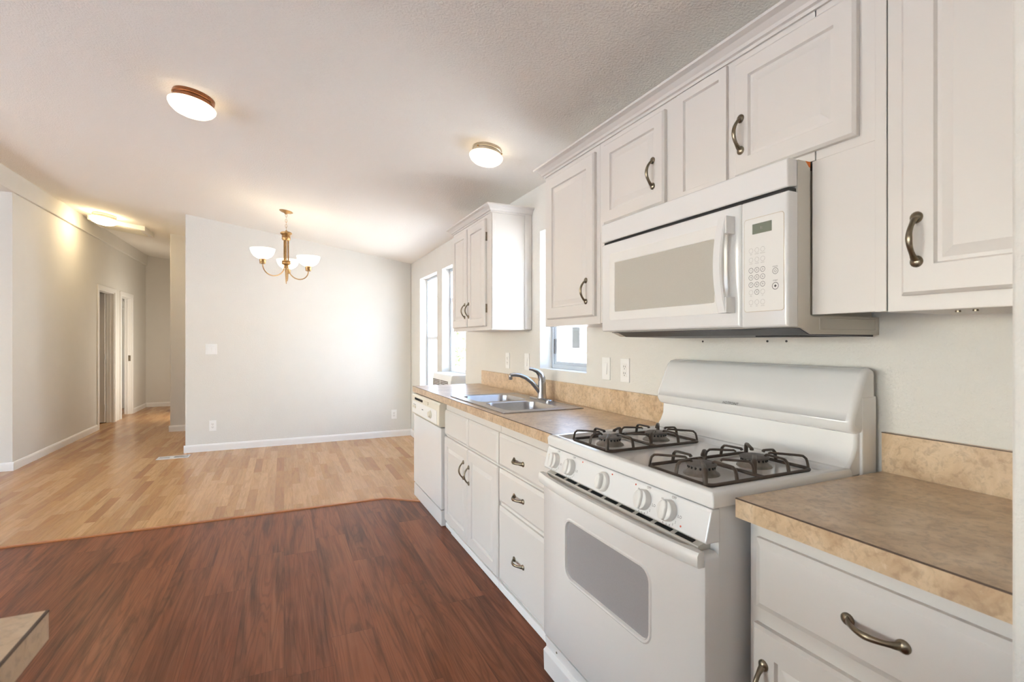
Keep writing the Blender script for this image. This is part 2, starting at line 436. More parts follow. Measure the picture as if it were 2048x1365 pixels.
# ------------------------------------------------------------------ windows on the right wall
GX = 1.70
def window(n, hole, rail=None, raised=False):
    y0, y1, z0, z1 = hole
    r = bpy.data.objects.new(n, None); C.objects.link(r); r.location = (GX, (y0 + y1) / 2, z0); struct(r)
    f = 0.028
    bm = B()
    box(bm, GX - 0.02, GX + 0.03, y0, y0 + f, z0, z1); box(bm, GX - 0.02, GX + 0.03, y1 - f, y1, z0, z1)
    box(bm, GX - 0.02, GX + 0.03, y0 + f, y1 - f, z1 - f, z1); box(bm, GX - 0.02, GX + 0.03, y0 + f, y1 - f, z0, z0 + f)
    obj('window_frame', bm, 'alum', r, bev=0.003)
    bm = B(); box(bm, GX + 0.018, GX + 0.022, y0 + f, y1 - f, z0 + f, z1 - f)
    if rail is None:
        obj('pane', bm, 'glass', r)
        bm = B()
        for yy in (y1 - f - 0.028, ):
            box(bm, GX - 0.012, GX + 0.012, yy, yy + 0.028, z0 + f, z1 - f)
        box(bm, GX - 0.012, GX + 0.012, y0 + f, y1 - f - 0.028, z0 + f, z0 + f + 0.02)
        obj('sash', bm, 'alum', r, bev=0.002)
        bm = B(); box(bm, GX - 0.022, GX - 0.012, y1 - f - 0.022, y1 - f - 0.008, z0 + 0.1, z0 + 0.2); obj('latch', bm, 'ink', r)
    else:
        obj('pane', bm, 'glass', r)
        bm = B(); zb = rail[1]
        box(bm, GX - 0.018, GX + 0.012, y0 + f, y1 - f, rail[0] - 0.02, rail[0] + 0.02)
        box(bm, GX - 0.016, GX + 0.010, y0 + f, y0 + f + 0.022, zb, rail[0] - .02); box(bm, GX - 0.016, GX + 0.010, y1 - f - 0.022, y1 - f, zb, rail[0] - .02)
        box(bm, GX - 0.018, GX + 0.012, y0 + f + .022, y1 - f - .022, zb, zb + 0.035)
        obj('sash', bm, 'vinyl', r, bev=0.003)
        bm = B(); box(bm, GX - 0.024, GX - 0.004, y1 - f - 0.05, y1 - f - 0.01, z1 - f - 0.03, z1 - f - 0.005); obj('latch', bm, 'bisque', r)
    return r
window('window_1', W1, (1.33, 0.478)); window('window_2', W2, (1.745, 0.96)); window('window_3', W3)

# ------------------------------------------------------------------ outside
bm = B(); box(bm, -40, 40, -30, 60, -0.75, -0.6); o = sobj('ground', bm, 'gnd')
nb = thing('neighbouring_house', 'white sided house next door, seen outside through the three windows', 'house', (5.6, 10, -0.6))
bm = B(); box(bm, 5.2, 10.0, -6, 26, -0.6, 2.9); obj('wall', bm, 'siding', nb)
bm = B()
for i in range(int(32 / 0.3)): box(bm, 5.185, 5.2, -6 + i * 0.3, -6 + i * 0.3 + 0.03, -0.6, 2.9)
obj('siding_batten', bm, 'siding', nb)
bm = B(); prism(bm, [(4.95, 2.85), (7.6, 3.7), (10.3, 2.85), (10.3, 2.97), (7.6, 3.82), (4.95, 2.97)], 'y', -6.3, 26.3); obj('roof', bm, 'roof', nb)
for yy in (7.9, 14.5):
    bm = B(); box(bm, 5.15, 5.2, yy - 0.1, yy + 0.62, 1.0, 2.3); f = obj('window_trim', bm, 'ntrim', nb)
    bm = B(); box(bm, 5.135, 5.16, yy - 0.01, yy + 0.53, 1.09, 2.21); f2 = obj('window_frame', bm, 'vinyl', f)
    bm = B(); box(bm, 5.128, 5.14, yy + 0.20, yy + 0.46, 1.16, 2.14); obj('pane', bm, 'nglass', f)
sh = thing('shrub', 'leafy green shrub standing outside by the white house next door', 'shrub', (4.4, 13.8, -0.6))
bm = B(); tube(bm, [(4.4, 13.8, -0.62), (4.42, 13.8, 0.4), (4.4, 13.82, 1.2)], [0.05, 0.04, 0.02], 8); obj('trunk', bm, 'bark', sh)
bm = B()
for i in range(420):
    a = random.uniform(0, 2 * PI); t = random.random() ** 0.5; h = random.uniform(-1, 1)
    rr = 0.5 * math.sqrt(max(0, 1 - h * h)) * t
    p = Vector((4.4 + 0.8 * rr * math.cos(a), 13.8 + 0.7 * rr * math.sin(a), 1.2 + 0.75 * h))
    q = Matrix.Rotation(random.uniform(0, 6), 3, 'X') @ Matrix.Rotation(random.uniform(0, 6), 3, 'Z')
    vs = [bm.verts.new(p + q @ Vector(v)) for v in ((-0.09, 0, 0), (0, -0.04, 0.01), (0.09, 0, 0), (0, 0.04, 0.01))]
    bm.faces.new(vs)
obj('foliage', bm, 'leaf', sh)

# ------------------------------------------------------------------ cabinet parts
def ring_front(xb, y0, y1, z0, z1, steps):
    """nested rectangles on a face that looks to -x: steps are (inset, height)"""
    out = []
    for i, h in steps:
        x = xb - h
        out.append([(x, y0 + i, z0 + i), (x, y1 - i, z0 + i), (x, y1 - i, z1 - i), (x, y0 + i, z1 - i)])
    return out
def raised(xb, y0, y1, z0, z1, fr=0.058, th=0.02):
    bm = B()
    return rings(bm, ring_front(xb, y0, y1, z0, z1, [(0, 0), (0, th - 0.007), (0.007, th), (fr, th), (fr + 0.004, th - 0.008), (fr + 0.012, th - 0.008), (fr + 0.034, th - 0.0015)]))
def slab(xb, y0, y1, z0, z1, th=0.02):
    bm = B(); return rings(bm, ring_front(xb, y0, y1, z0, z1, [(0, 0), (0, th - 0.009), (0.016, th)]))
# one bow pull, looking to -x, standing upright
def pull_mesh():
    bm = B(); n = 17; L = 0.094; pts = []; r = []; fl = []
    for i in range(n):
        t = i / (n - 1); s = math.sin(PI * t)
        pts.append((-0.004 - 0.026 * s ** 0.8, 0, (t - 0.5) * L))
        e = abs(t - 0.5) * 2
        r.append(0.0052 + 0.002 * (1 - e) ** 2 + 0.004 * max(0, (e - 0.7) / 0.3)); fl.append(0.0042 + 0.001 * (1 - e))
    tube(bm, pts, r, 10, fl, up=(1, 0, 0))
    for sg in (-1, 1):
        lp = []
        for rr, hx in ((1.0, 0), (1.0, 0.0025), (0.8, 0.005), (0.4, 0.0075), (0.05, 0.008)):
            lp.append([(-hx, 0.0125 * rr * math.cos(2 * PI * k / 16), sg * (L / 2 + 0.002) + 0.0125 * rr * math.sin(2 * PI * k / 16) * (1.0 if (math.sin(2 * PI * k / 16) * sg > 0) else 1.1)) for k in range(16)])
        rings(bm, lp)
    o = obj('handle', bm, 'pewter', None, smooth=50); me = o.data
    bpy.data.objects.remove(o); return me
PULL = pull_mesh()
def pull(parent, x, y, z, horiz=False):
    o = bpy.data.objects.new('handle', PULL); C.objects.link(o)
    o.location = (x, y, z)
    if horiz: o.rotation_euler = (PI / 2, 0, 0)
    adopt(o, parent); return o

FX = 1.285   # face frame of the wall cabinets
CROWN = [(-0.0006, 0), (-0.008, 0), (-0.008, 0.010), (-0.016, 0.013), (-0.020, 0.022), (-0.034, 0.036), (-0.043, 0.040), (-0.050, 0.043), (-0.050, 0.052), (-0.0006, 0.052)]
def crown(bm, zb, y0, y1, ret0, ret1):
    """crown along the faces; ret0/ret1: mitred return to the wall at that end"""
    pr = [(a, zb + b) for a, b in CROWN]
    loops = []
    if ret0: loops.append([(WX - 0.002, y0 + a, z) for a, z in pr])
    loops.append([(FX + a, (y0 + a) if ret0 else y0, z) for a, z in pr])
    loops.append([(FX + a, (y1 - a) if ret1 else y1, z) for a, z in pr])
    if ret1: loops.append([(WX - 0.002, y1 - a, z) for a, z in pr])
    rings(bm, loops)
def carcass(bm, y0, y1, z0, z1):
    box(bm, FX, WX - 0.001, y0, y1, z0, z1)

# small wall cabinet between the two sink-side windows
u = thing('upper_cabinet', 'small two-door white wall cabinet hung alone between the windows', 'cabinet', (FX, 3.56, 1.368))
bm = B(); carcass(bm, 3.139, 3.975, 1.368, 2.19); obj('cabinet_box', bm, 'cab', u, bev=0.003)
bm = B(); box(bm, 1.535, 1.588, 3.131, 3.139, 1.375, 2.17); box(bm, FX + .004, FX + 0.03, 3.135, 3.139, 1.375, 2.17); obj('scribe_strip', bm, 'cab', u, bev=0.002)
bm = B(); crown(bm, 2.17, 3.139, 3.975, True, True); obj('crown', bm, 'cab', u)
for (a, b, hy) in ((3.222, 3.575, 3.545), (3.60, 3.945, 3.632)):
    d = obj('door', raised(FX, a, b, 1.394, 2.145), 'cab', u); pull(d, FX - 0.02, hy, 1.522)
for z in (1.52, 2.02):
    bm = B(); box(bm, FX - 0.012, FX - 0.001, 3.214, 3.2215, z - 0.03, z + 0.03); obj('hinge', bm, 'pewter', u)

# tall-door wall cabinet left of the microwave
u = thing('upper_cabinet', 'single tall-door white wall cabinet left of the microwave, beside the sink window', 'cabinet', (FX, 2.1, 1.368))
bm = B(); carcass(bm, 1.857, 2.37, 1.368, 2.20); obj('cabinet_box', bm, 'cab', u, bev=0.002)
d = obj('door', raised(FX, 1.885, 2.325, 1.404, 2.145), 'cab', u); pull(d, FX - 0.02, 1.943, 1.522)
# cabinet above the microwave, two short doors around a sunk middle panel
u = thing('upper_cabinet', 'wide white wall cabinet above the microwave, two short doors around a sunken panel', 'cabinet', (FX, 1.32, 1.77))
bm = B(); box(bm, FX + 0.001, WX - 0.001, 0.868, 1.856, 1.785, 2.20)
box(bm, FX, FX + 0.02, 1.37, 1.856, 1.772, 2.20); box(bm, FX, FX + 0.02, 0.868, 1.152, 1.772, 2.20)
obj('cabinet_box', bm, 'cab', u, bev=0.0015)
bm = B(); rings(bm, ring_front(FX + 0.002, 1.152, 1.37, 1.785, 2.165, [(0, 0), (0, 0.004), (0.0, 0.012), (0.03, 0.012), (0.034, 0.004)]))
obj('middle_panel', bm, 'cab', u)
bm = B(); box(bm, FX + 0.002, FX + 0.02, 1.717, 1.8555, 1.372, 1.7715); obj('filler_stile', bm, 'cab', u)
d = obj('door', raised(FX, 1.43, 1.81, 1.80, 2.145, 0.05), 'cab', u); pull(d, FX - 0.02, 1.486, 1.924)
d = obj('door', raised(FX, 0.755, 1.115, 1.795, 2.145, 0.052), 'cab', u); pull(d, FX - 0.02, 1.088, 1.92)
# tall cabinet at the right end, with a wide filler stile beside the microwave
u = thing('upper_cabinet', 'rightmost white wall cabinet, tall door with handle at its lower left corner', 'cabinet', (FX, 0.6, 1.36))
bm = B(); box(bm, FX, WX - 0.001, 0.347, 0.693, 1.358, 2.20); obj('cabinet_box', bm, 'cab', u, bev=0.002)
bm = B(); box(bm, FX + 0.001, FX + 0.02, 0.695, 0.8765, 1.361, 1.771); box(bm, FX + 0.001, FX + 0.02, 0.695, 0.866, 1.771, 2.20); box(bm, FX + .02, WX - 0.001, 0.695, 0.72, 1.363, 2.2); box(bm, FX - 0.001, FX + 0.01, 0.695, 0.72, 1.36, 2.168)
obj('filler_stile', bm, 'cab', u, bev=0.0015)
d = obj('door', raised(FX, 0.352, 0.657, 1.393, 2.145, 0.064), 'cab', u); pull(d, FX - 0.02, 0.624, 1.514)
for y in (0.55, 0.585, 0.47):
    bm = B(); lathe(bm, [(0.005, 1.354), (0.005, 1.358)], (1.32 + (y - .5) * .3, y, 0), 10); obj('screw', bm, 'pewter', u)
# crown over the whole run
bm = B(); crown(bm, 2.17, 0.347, 2.37, False, True)
tag(obj('crown_moulding', bm, 'cab'), 'long white crown moulding along the top of the cabinets over the stove', 'moulding')

# ------------------------------------------------------------------ base cabinets
BX = 1.03
u = thing('base_cabinet', 'white sink base cabinet with two doors under two blank drawer fronts', 'cabinet', (BX, 2.86, 0))
bm = B(); box(bm, BX, WX - 0.002, 2.384, 2.402, 0.0, 0.866); box(bm, BX, WX - 0.002, 3.322, 3.34, 0.0, 0.866)
box(bm, BX, BX + 0.02, 2.402, 3.322, 0.0, 0.866); obj('cabinet_box', bm, 'cab', u)
for a, b in ((2.391, 2.846), (2.861, 3.33)):
    obj('drawer_front', slab(BX, a, b, 0.646, 0.815), 'cab', u)
d = obj('door', raised(BX, 2.861, 3.33, 0.052, 0.632, 0.06), 'cab', u); pull(d, BX - 0.02, 2.925, 0.492)
d = obj('door', raised(BX, 2.391, 2.852, 0.052, 0.632, 0.06), 'cab', u); pull(d, BX - 0.02, 2.828, 0.482)
bm = B(); box(bm, BX - 0.014, BX, 2.384, 3.2, 0, 0.04); box(bm, BX - 0.008, BX, 3.2, 3.338, 0, 0.03); obj('toe_strip', bm, 'trim', u, bev=0.003)
u = thing('base_cabinet', 'white three-drawer base cabinet left of the stove', 'cabinet', (BX, 2.05, 0))
bm = B(); box(bm, BX, WX - 0.002, 1.705, 2.383, 0.0, 0.866); obj('cabinet_box', bm, 'cab', u, bev=0.002)
for a, b in ((0.646, 0.815), (0.46, 0.632), (0.058, 0.438)):
    d = obj('drawer', slab(BX, 1.78, 2.376, a, b), 'cab', u)
    pull(d, BX - 0.02, 2.128, (0.717 if a > 0.6 else 0.543 if a > 0.3 else 0.238), True)
bm = B(); box(bm, BX - 0.014, BX, 1.705, 2.383, 0, 0.04); obj('toe_strip', bm, 'trim', u, bev=0.003)
u = thing('base_cabinet', 'white base cabinet right of the stove, one drawer above a door', 'cabinet', (BX, 0.6, 0))
bm = B(); box(bm, BX, WX - 0.002, 0.348, 0.858, 0.0, 0.866); obj('cabinet_box', bm, 'cab', u, bev=0.003)
d = obj('drawer', slab(BX, 0.352, 0.832, 0.662, 0.826), 'cab', u); pull(d, BX - 0.02, 0.567, 0.742, True)
d = obj('door', raised(BX, 0.352, 0.838, 0.06, 0.622, 0.06), 'cab', u); pull(d, BX - 0.02, 0.805, 0.49)

# ------------------------------------------------------------------ countertops
CZ0, CZ = 0.868, 0.914
def counter_edge_line(y0, y1, parent, x=0.985):
    bm = B(); box(bm, x - 0.0006, x + 0.003, y0, y1, CZ - 0.0022, CZ + 0.0003); return obj('edge_seam', bm, 'lamline', parent)
ct = thing('countertop', 'long beige stone-pattern countertop holding the sink, left of the stove', 'countertop', (1.28, 2.9, CZ0))
bm = B(); HX0, HX1, HY0, HY1 = 1.055, 1.49, 2.375, 3.225
box(bm, 0.985, HX0, 1.70, 4.16, CZ0, CZ); box(bm, HX1, 1.588, 1.70, 4.16, CZ0, CZ)
box(bm, HX0, HX1, 1.70, HY0, CZ0, CZ); box(bm, HX0, HX1, HY1, 4.16, CZ0, CZ)
obj('worktop', bm, 'lam', ct); counter_edge_line(1.70, 4.16, ct)
bm = B(); box(bm, 1.57, 1.589, 1.70, 4.07, CZ, 1.036); obj('backsplash', bm, 'lam', ct, bev=0.0015)
ct = thing('countertop', 'short beige stone-pattern countertop right of the stove', 'countertop', (1.28, 0.6, CZ0))
bm = B(); box(bm, 0.985, 1.588, 0.347, 0.862, CZ0, CZ); obj('worktop', bm, 'lam', ct); counter_edge_line(0.347, 0.862, ct)
bm = B(); box(bm, 1.57, 1.589, 0.347, 0.862, CZ, 1.027); bs = obj('backsplash', bm, 'lam', ct)
bm = B(); box(bm, 1.5695, 1.573, 0.347, 0.8625, 1.0255, 1.0275); obj('edge_seam', bm, 'lamline', bs)
ct = thing('countertop', 'corner of a beige countertop at the lower left, close to the camera', 'countertop', (-0.9, 0.2, CZ0))
bm = B(); box(bm, -1.6, -0.299, -0.55, 0.902, 0.874, CZ); obj('worktop', bm, 'lam', ct)
bm = B(); box(bm, -0.302, -0.2984, -0.55, 0.9025, CZ - 0.002, CZ + 0.0003); obj('edge_seam', bm, 'lamline', ct)
u = thing('base_cabinet', 'white cabinet under the countertop corner at the lower left', 'cabinet', (-0.95, 0.2, 0))
bm = B(); box(bm, -1.57, -0.37, -0.53, 0.83, 0, 0.874); obj('cabinet_box', bm, 'cab', u, bev=0.003)

# ------------------------------------------------------------------ sink and faucet
sk = thing('sink', 'double-bowl stainless steel sink set into the left countertop', 'sink', (1.27, 2.8, 0.72))
def rrect(x0, x1, y0, y1, r, z, n=6):
    out = []
    for cx, cy, a0 in ((x1 - r, y1 - r, 0), (x0 + r, y1 - r, 90), (x0 + r, y0 + r, 180), (x1 - r, y0 + r, 270)):
        for k in range(n + 1):
            a = math.radians(a0 + 90 * k / n); out.append((cx + r * math.cos(a), cy + r * math.sin(a), z))
    return out
bm = B()
b1 = (1.085, 1.415, 2.42, 2.785); b2 = (1.085, 1.415, 2.83, 3.195)
# rim deck: strips around the two bowls, with a raised outer lip
X0, X1, Y0, Y1 = 1.03, 1.515, 2.35, 3.25
for (a, b, c, d) in ((X0, 1.085, Y0, Y1), (1.415, X1, Y0, Y1), (1.085, 1.415, Y0, 2.42), (1.085, 1.415, 2.785, 2.83), (1.085, 1.415, 3.195, Y1)):
    box(bm, a, b, c, d, 0.9145, 0.919)
obj('rim', bm, 'steel', sk)
bm = B(); loops = [rrect(X0 - 0.002, X1 + 0.002, Y0 - 0.002, Y1 + 0.002, 0.03, z) for z in (0.9144, 0.9205)] + [rrect(X0 + 0.010, X1 - 0.010, Y0 + 0.010, Y1 - 0.010, 0.025, z) for z in (0.9205, 0.918)]
rings(bm, loops, False, False); obj('lip', bm, 'steel', sk, smooth=30)
for b in (b1, b2):
    bm = B()
    i = lambda d, z, r: rrect(b[0] + d, b[1] - d, b[2] + d, b[3] - d, r, z)
    sq = [(b[1], b[3]), (b[0], b[3]), (b[0], b[2]), (b[1], b[2])]
    loops = [[(sq[k // 7][0], sq[k // 7][1], 0.919) for k in range(28)], i(0.0, 0.919, 0.06), i(0.005, 0.913, 0.06), i(0.012, 0.80, 0.06), i(0.03, 0.765, 0.06), i(0.07, 0.758, 0.05)]
    # first loop is the square cut-out: keep the corner gussets flat
    loops[0] = [(p[0] + (q[0] - p[0]) * 1.0, p[1] + (q[1] - p[1]) * 1.0, 0.919) for p, q in zip(loops[0], loops[0])]
    rings(bm, loops, False, True)
    bmesh.ops.remove_doubles(bm, verts=bm.verts[:], dist=1e-5)
    bo = obj('bowl', bm, 'steel', sk, smooth=40)
    bm = B(); cx, cy = (b[0] + b[1]) / 2, (b[2] + b[3]) / 2
    lathe(bm, [(0.045, 0.7585), (0.043, 0.763), (0.03, 0.761), (0.02, 0.7595)], (cx, cy, 0), 20); obj('drain', bm, 'chrome', bo, smooth=40)
fc = thing('faucet', 'brushed nickel single-lever faucet on the sink deck', 'faucet', (1.485, 2.79, 0.919))
bm = B(); rings(bm, [rrect(1.455, 1.512, 2.66, 2.92, 0.028, 0.919), rrect(1.455, 1.512, 2.66, 2.92, 0.028, 0.926), rrect(1.462, 1.505, 2.667, 2.913, 0.021, 0.931)]); obj('deck_plate', bm, 'chrome', fc, smooth=40)
fx, fy = 1.487, 2.79
bm = B(); lathe(bm, [(0.031, 0.929), (0.029, 0.94), (0.027, 0.96), (0.026, 1.02), (0.024, 1.035)], (fx, fy, 0), 20); obj('body', bm, 'chrome', fc, smooth=40)
bm = B(); pts = [(fx - 0.004, fy, 0.955), (fx - 0.035, fy + 0.002, 0.995), (fx - 0.07, fy + 0.004, 1.033), (fx - 0.11, fy + 0.006, 1.062), (fx - 0.15, fy + 0.008, 1.078), (fx - 0.19, fy + 0.01, 1.083), (fx - 0.215, fy + 0.012, 1.08)]
tube(bm, pts, [0.016, 0.0155, 0.014, 0.013, 0.012, 0.0115, 0.0115], 12)
lathe(bm, [(0.011, 1.078), (0.012, 1.055), (0.010, 1.052)], (fx - 0.212, fy + 0.012, 0), 14); obj('spout', bm, 'chrome', fc, smooth=50)
bm = B(); pts = [(fx, fy, 1.036), (fx - 0.001, fy, 1.055), (fx - 0.012, fy, 1.082), (fx - 0.035, fy + 0.001, 1.102), (fx - 0.065, fy + 0.002, 1.113), (fx - 0.088, fy + 0.003, 1.117)]
tube(bm, pts, [0.024, 0.024, 0.020, 0.014, 0.010, 0.008], 12, [0.024, 0.023, 0.017, 0.010, 0.006, 0.004], up=(0, 1, 0)); obj('lever', bm, 'chrome', fc, smooth=60)

# ------------------------------------------------------------------ dishwasher
dw = thing('dishwasher', 'white dishwasher at the far end of the counter, with a yellowed control panel', 'dishwasher', (1.3, 3.75, 0))
bm = B(); box(bm, 1.04, 1.585, 3.36, 4.13, 0.0, 0.862); obj('tub_body', bm, 'appside', dw)
bm = B(); box(bm, 0.992, 1.04, 3.352, 4.145, 0.115, 0.682); obj('door', bm, 'app', dw, bev=0.006)
bm = B(); prism(bm, [(0.976, 0.705), (0.984, 0.690), (1.04, 0.690), (1.04, 0.858), (0.99, 0.858), (0.978, 0.845)], 'y', 3.348, 4.15); cp = obj('control_panel', bm, 'bisque', dw, bev=0.004)
bm = B(); box(bm, 0.9745, 0.978, 3.40, 4.12, 0.705, 0.80); obj('face_plate', bm, 'plate', cp)
bm = B()
for i in range(7): box(bm, 0.973, 0.978, 3.80 + i * 0.035, 3.825 + i * 0.035, 0.815, 0.832)
obj('vent_slots', bm, 'dark', cp)
bm = B(); box(bm, 0.972, 0.978, 3.63, 3.78, 0.812, 0.836); obj('latch', bm, 'bisque', cp, bev=0.002)
bm = B(); lathe(bm, [(0.030, 0), (0.029, 0.006), (0.022, 0.009), (0.021, 0.018), (0.018, 0.02)], (0.9745, 3.56, 0.755), 20, Matrix.Rotation(-PI / 2, 3, 'Y')); kb = obj('dial', bm, 'bisque', cp, smooth=40)
bm = B()
for i in range(4): box(bm, 0.971, 0.975, 4.0 + i * 0.026, 4.018 + i * 0.026, 0.745, 0.765)
obj('buttons', bm, 'bisque', cp)
bm = B(); box(bm, 0.9738, 0.9748, 3.77, 3.81, 0.757, 0.763); obj('marking', bm, 'ink', cp)
bm = B(); box(bm, 0.9738, 0.9748, 4.0, 4.09, 0.772, 0.775); obj('marking', bm, 'ink', cp)
bm = B(); box(bm, 0.995, 1.05, 3.352, 4.145, 0.0, 0.105); obj('kick_plate', bm, 'app', dw, bev=0.003)

# ------------------------------------------------------------------ lettering helper
def text_mesh(s, size, origin, right, up, align='CENTER', off=0.0004):
    cu = bpy.data.curves.new('t', 'FONT'); cu.body = s; cu.size = size; cu.align_x = align; cu.align_y = 'CENTER'; cu.resolution_u = 2
    o = bpy.data.objects.new('t', cu); C.objects.link(o)
    dg = bpy.context.evaluated_depsgraph_get(); me = bpy.data.meshes.new_from_object(o.evaluated_get(dg))
    bpy.data.objects.remove(o); bpy.data.curves.remove(cu)
    r = Vector(right).normalized(); u_ = Vector(up).normalized(); n = r.cross(u_)
    m = Matrix((r, u_, n)).transposed().to_4x4(); m.translation = Vector(origin) + n * off
    me.transform(m); return me
def texts(bm, items):
    for it in items:
        me = text_mesh(*it); bm.from_mesh(me); bpy.data.meshes.remove(me)
    return bm
RY = (0, -1, 0); UZ = (0, 0, 1)     # reading direction on faces that look to -x

# ------------------------------------------------------------------ gas range
RL, RR = 1.69, 0.878
rg = thing('gas_range', 'white four-burner gas range with oven between the countertops', 'stove', (1.25, 1.28, 0))
bm = B(); box(bm, 0.952, 1.56, RR + 0.004, RL - 0.004, 0.04, 0.888); obj('body', bm, 'app', rg)
bm = B(); box(bm, 1.0, 1.5, RR + 0.03, RL - 0.03, 0.0, 0.04); obj('plinth', bm, 'dark', rg)
# cooktop with rim, sunken well and coved riser up to the backguard
bm = B()
def cr(x0, x1, y0, y1, z): return [(x0, y0, z), (x0, y1, z), (x1, y1, z), (x1, y0, z)]
rings(bm, [cr(0.928, 1.46, RR - 0.002, RL + 0.002, 0.889), cr(0.926, 1.46, RR - 0.003, RL + 0.003, 0.918), cr(0.931, 1.46, RR + 0.003, RL - 0.003, 0.928), cr(0.942, 1.44, RR + 0.013, RL - 0.013, 0.931),
           cr(0.955, 1.43, RR + 0.03, RL - 0.03, 0.929), cr(0.968, 1.42, RR + 0.043, RL - 0.043, 0.916)], True, True)
obj('cooktop', bm, 'app', rg, smooth=60, bev=0.003)
bm = B(); prism(bm, [(1.405, 0.9165), (1.43, 0.922), (1.455, 0.936), (1.474, 0.958), (1.486, 0.985), (1.489, 1.03), (1.53, 1.03), (1.53, 0.90), (1.405, 0.90)], 'y', RR + 0.006, RL - 0.006)
obj('riser', bm, 'app', rg, smooth=50, bev=0.008)
bm = B(); prism(bm, [(1.492, 1.022), (1.470, 1.030), (1.457, 1.046), (1.456, 1.062), (1.464, 1.085), (1.505, 1.175), (1.516, 1.196), (1.53, 1.208), (1.55, 1.212), (1.574, 1.208), (1.574, 1.022)], 'y', RR, RL)
bg = obj('backguard', bm, 'app', rg, bev=0.018, seg=4); bg.data.polygons.foreach_set('use_smooth', [True] * len(bg.data.polygons)); bg.data.set_sharp_from_angle(angle=math.radians(60))
bm = B(); box(bm, 1.505, 1.574, RR - 0.001, RL + 0.001, 0.888, 1.13); obj('back_panel', bm, 'app', rg, bev=0.004)
bm = B(); texts(bm, [('HOTPOINT', 0.0135, (1.4568, 1.297, 1.067), RY, (0.4, 0, 0.92))]); obj('maker_lettering', bm, 'ink', bg)
# control panel, slanted
cpp = [(0.930, 0.887), (0.926, 0.880), (0.908, 0.812), (0.912, 0.806), (0.955, 0.806), (0.955, 0.887)]
bm = B(); prism(bm, cpp, 'y', RR + 0.002, RL - 0.002); cpl = obj('control_panel', bm, 'app', rg, bev=0.003)
cn = Vector((-0.967, 0, 0.256)); cu_ = Vector((0.256, 0, 0.967))
def onp(y, z): return Vector((0.908 + (z - 0.812) * 0.2647, y, z))
rk = cn.to_track_quat('Z', 'Y').to_matrix()
for y in (1.612, 1.505, 1.308, 1.112, 1.014):
    big = abs(y - 1.308) < 0.01
    R = 0.031 if big else 0.028
    bm = B(); prof = [(R, -0.004), (R, 0.006), (R * 0.93, 0.010), (R * 0.86, 0.012)] if big else [(R, -0.004), (R, 0.013), (R * 0.94, 0.018), (R * 0.82, 0.020)]
    lathe(bm, prof, onp(y, 0.846), 28, rk)
    kn = obj('knob', bm, 'appl', cpl, smooth=35)
    bm = B(); rr = R * (0.78 if big else 0.93)
    lp = []
    for sc_, h in ((1.0, 0.006), (1.0, 0.019), (0.94, 0.025), (0.8, 0.027)):
        lp.append([onp(y, 0.846) + cn * h + Vector((0, 1, 0)) * (rr * 0.52 * sc_ * math.copysign(abs(math.cos(a)) ** 0.7, math.cos(a))) + cu_ * (rr * sc_ * math.copysign(abs(math.sin(a)) ** 0.8, math.sin(a))) for a in [2 * PI * k / 24 for k in range(24)]])
    rings(bm, lp); obj('grip', bm, 'appl', kn, smooth=45)
    if big: continue
    bm = B(); it = []
    it.append(('OFF', 0.010, onp(y - 0.010, 0.881), RY, cu_)); it.append(('HI', 0.008, onp(y + 0.030, 0.868), RY, cu_))
    for q, (t_, a) in enumerate((('6', 250), ('5', 270), ('4', 288), ('3', 306), ('2', 324))):
        a_ = math.radians(a); it.append((t_, 0.0085, onp(y, 0.846) + Vector((0, -1, 0)) * 0.037 * math.cos(a_) + cu_ * 0.036 * math.sin(a_), RY, cu_))
    it.append(('LO', 0.0105, onp(y - 0.041, 0.842), RY, cu_))
    bm.free()
    for q in it:
        bm = B(); texts(bm, [q]); obj('dial_marking', bm, 'ink', cpl)
for y, z in ((1.44, 0.878), (1.272, 0.877), (1.158, 0.876), (0.965, 0.822), (1.658, 0.826)):
    bm = B(); lathe(bm, [(0.0028, -0.001), (0.0026, 0.0006)], onp(y, z), 10, rk); obj('indicator_dot', bm, 'red', cpl)
bm = B(); p = onp(1.652, 0.85); box(bm, p.x - 0.006, p.x + 0.004, p.y - 0.008, p.y + 0.008, p.z - 0.012, p.z + 0.012); obj('light_switch_button', bm, 'bisque', cpl, bev=0.002)
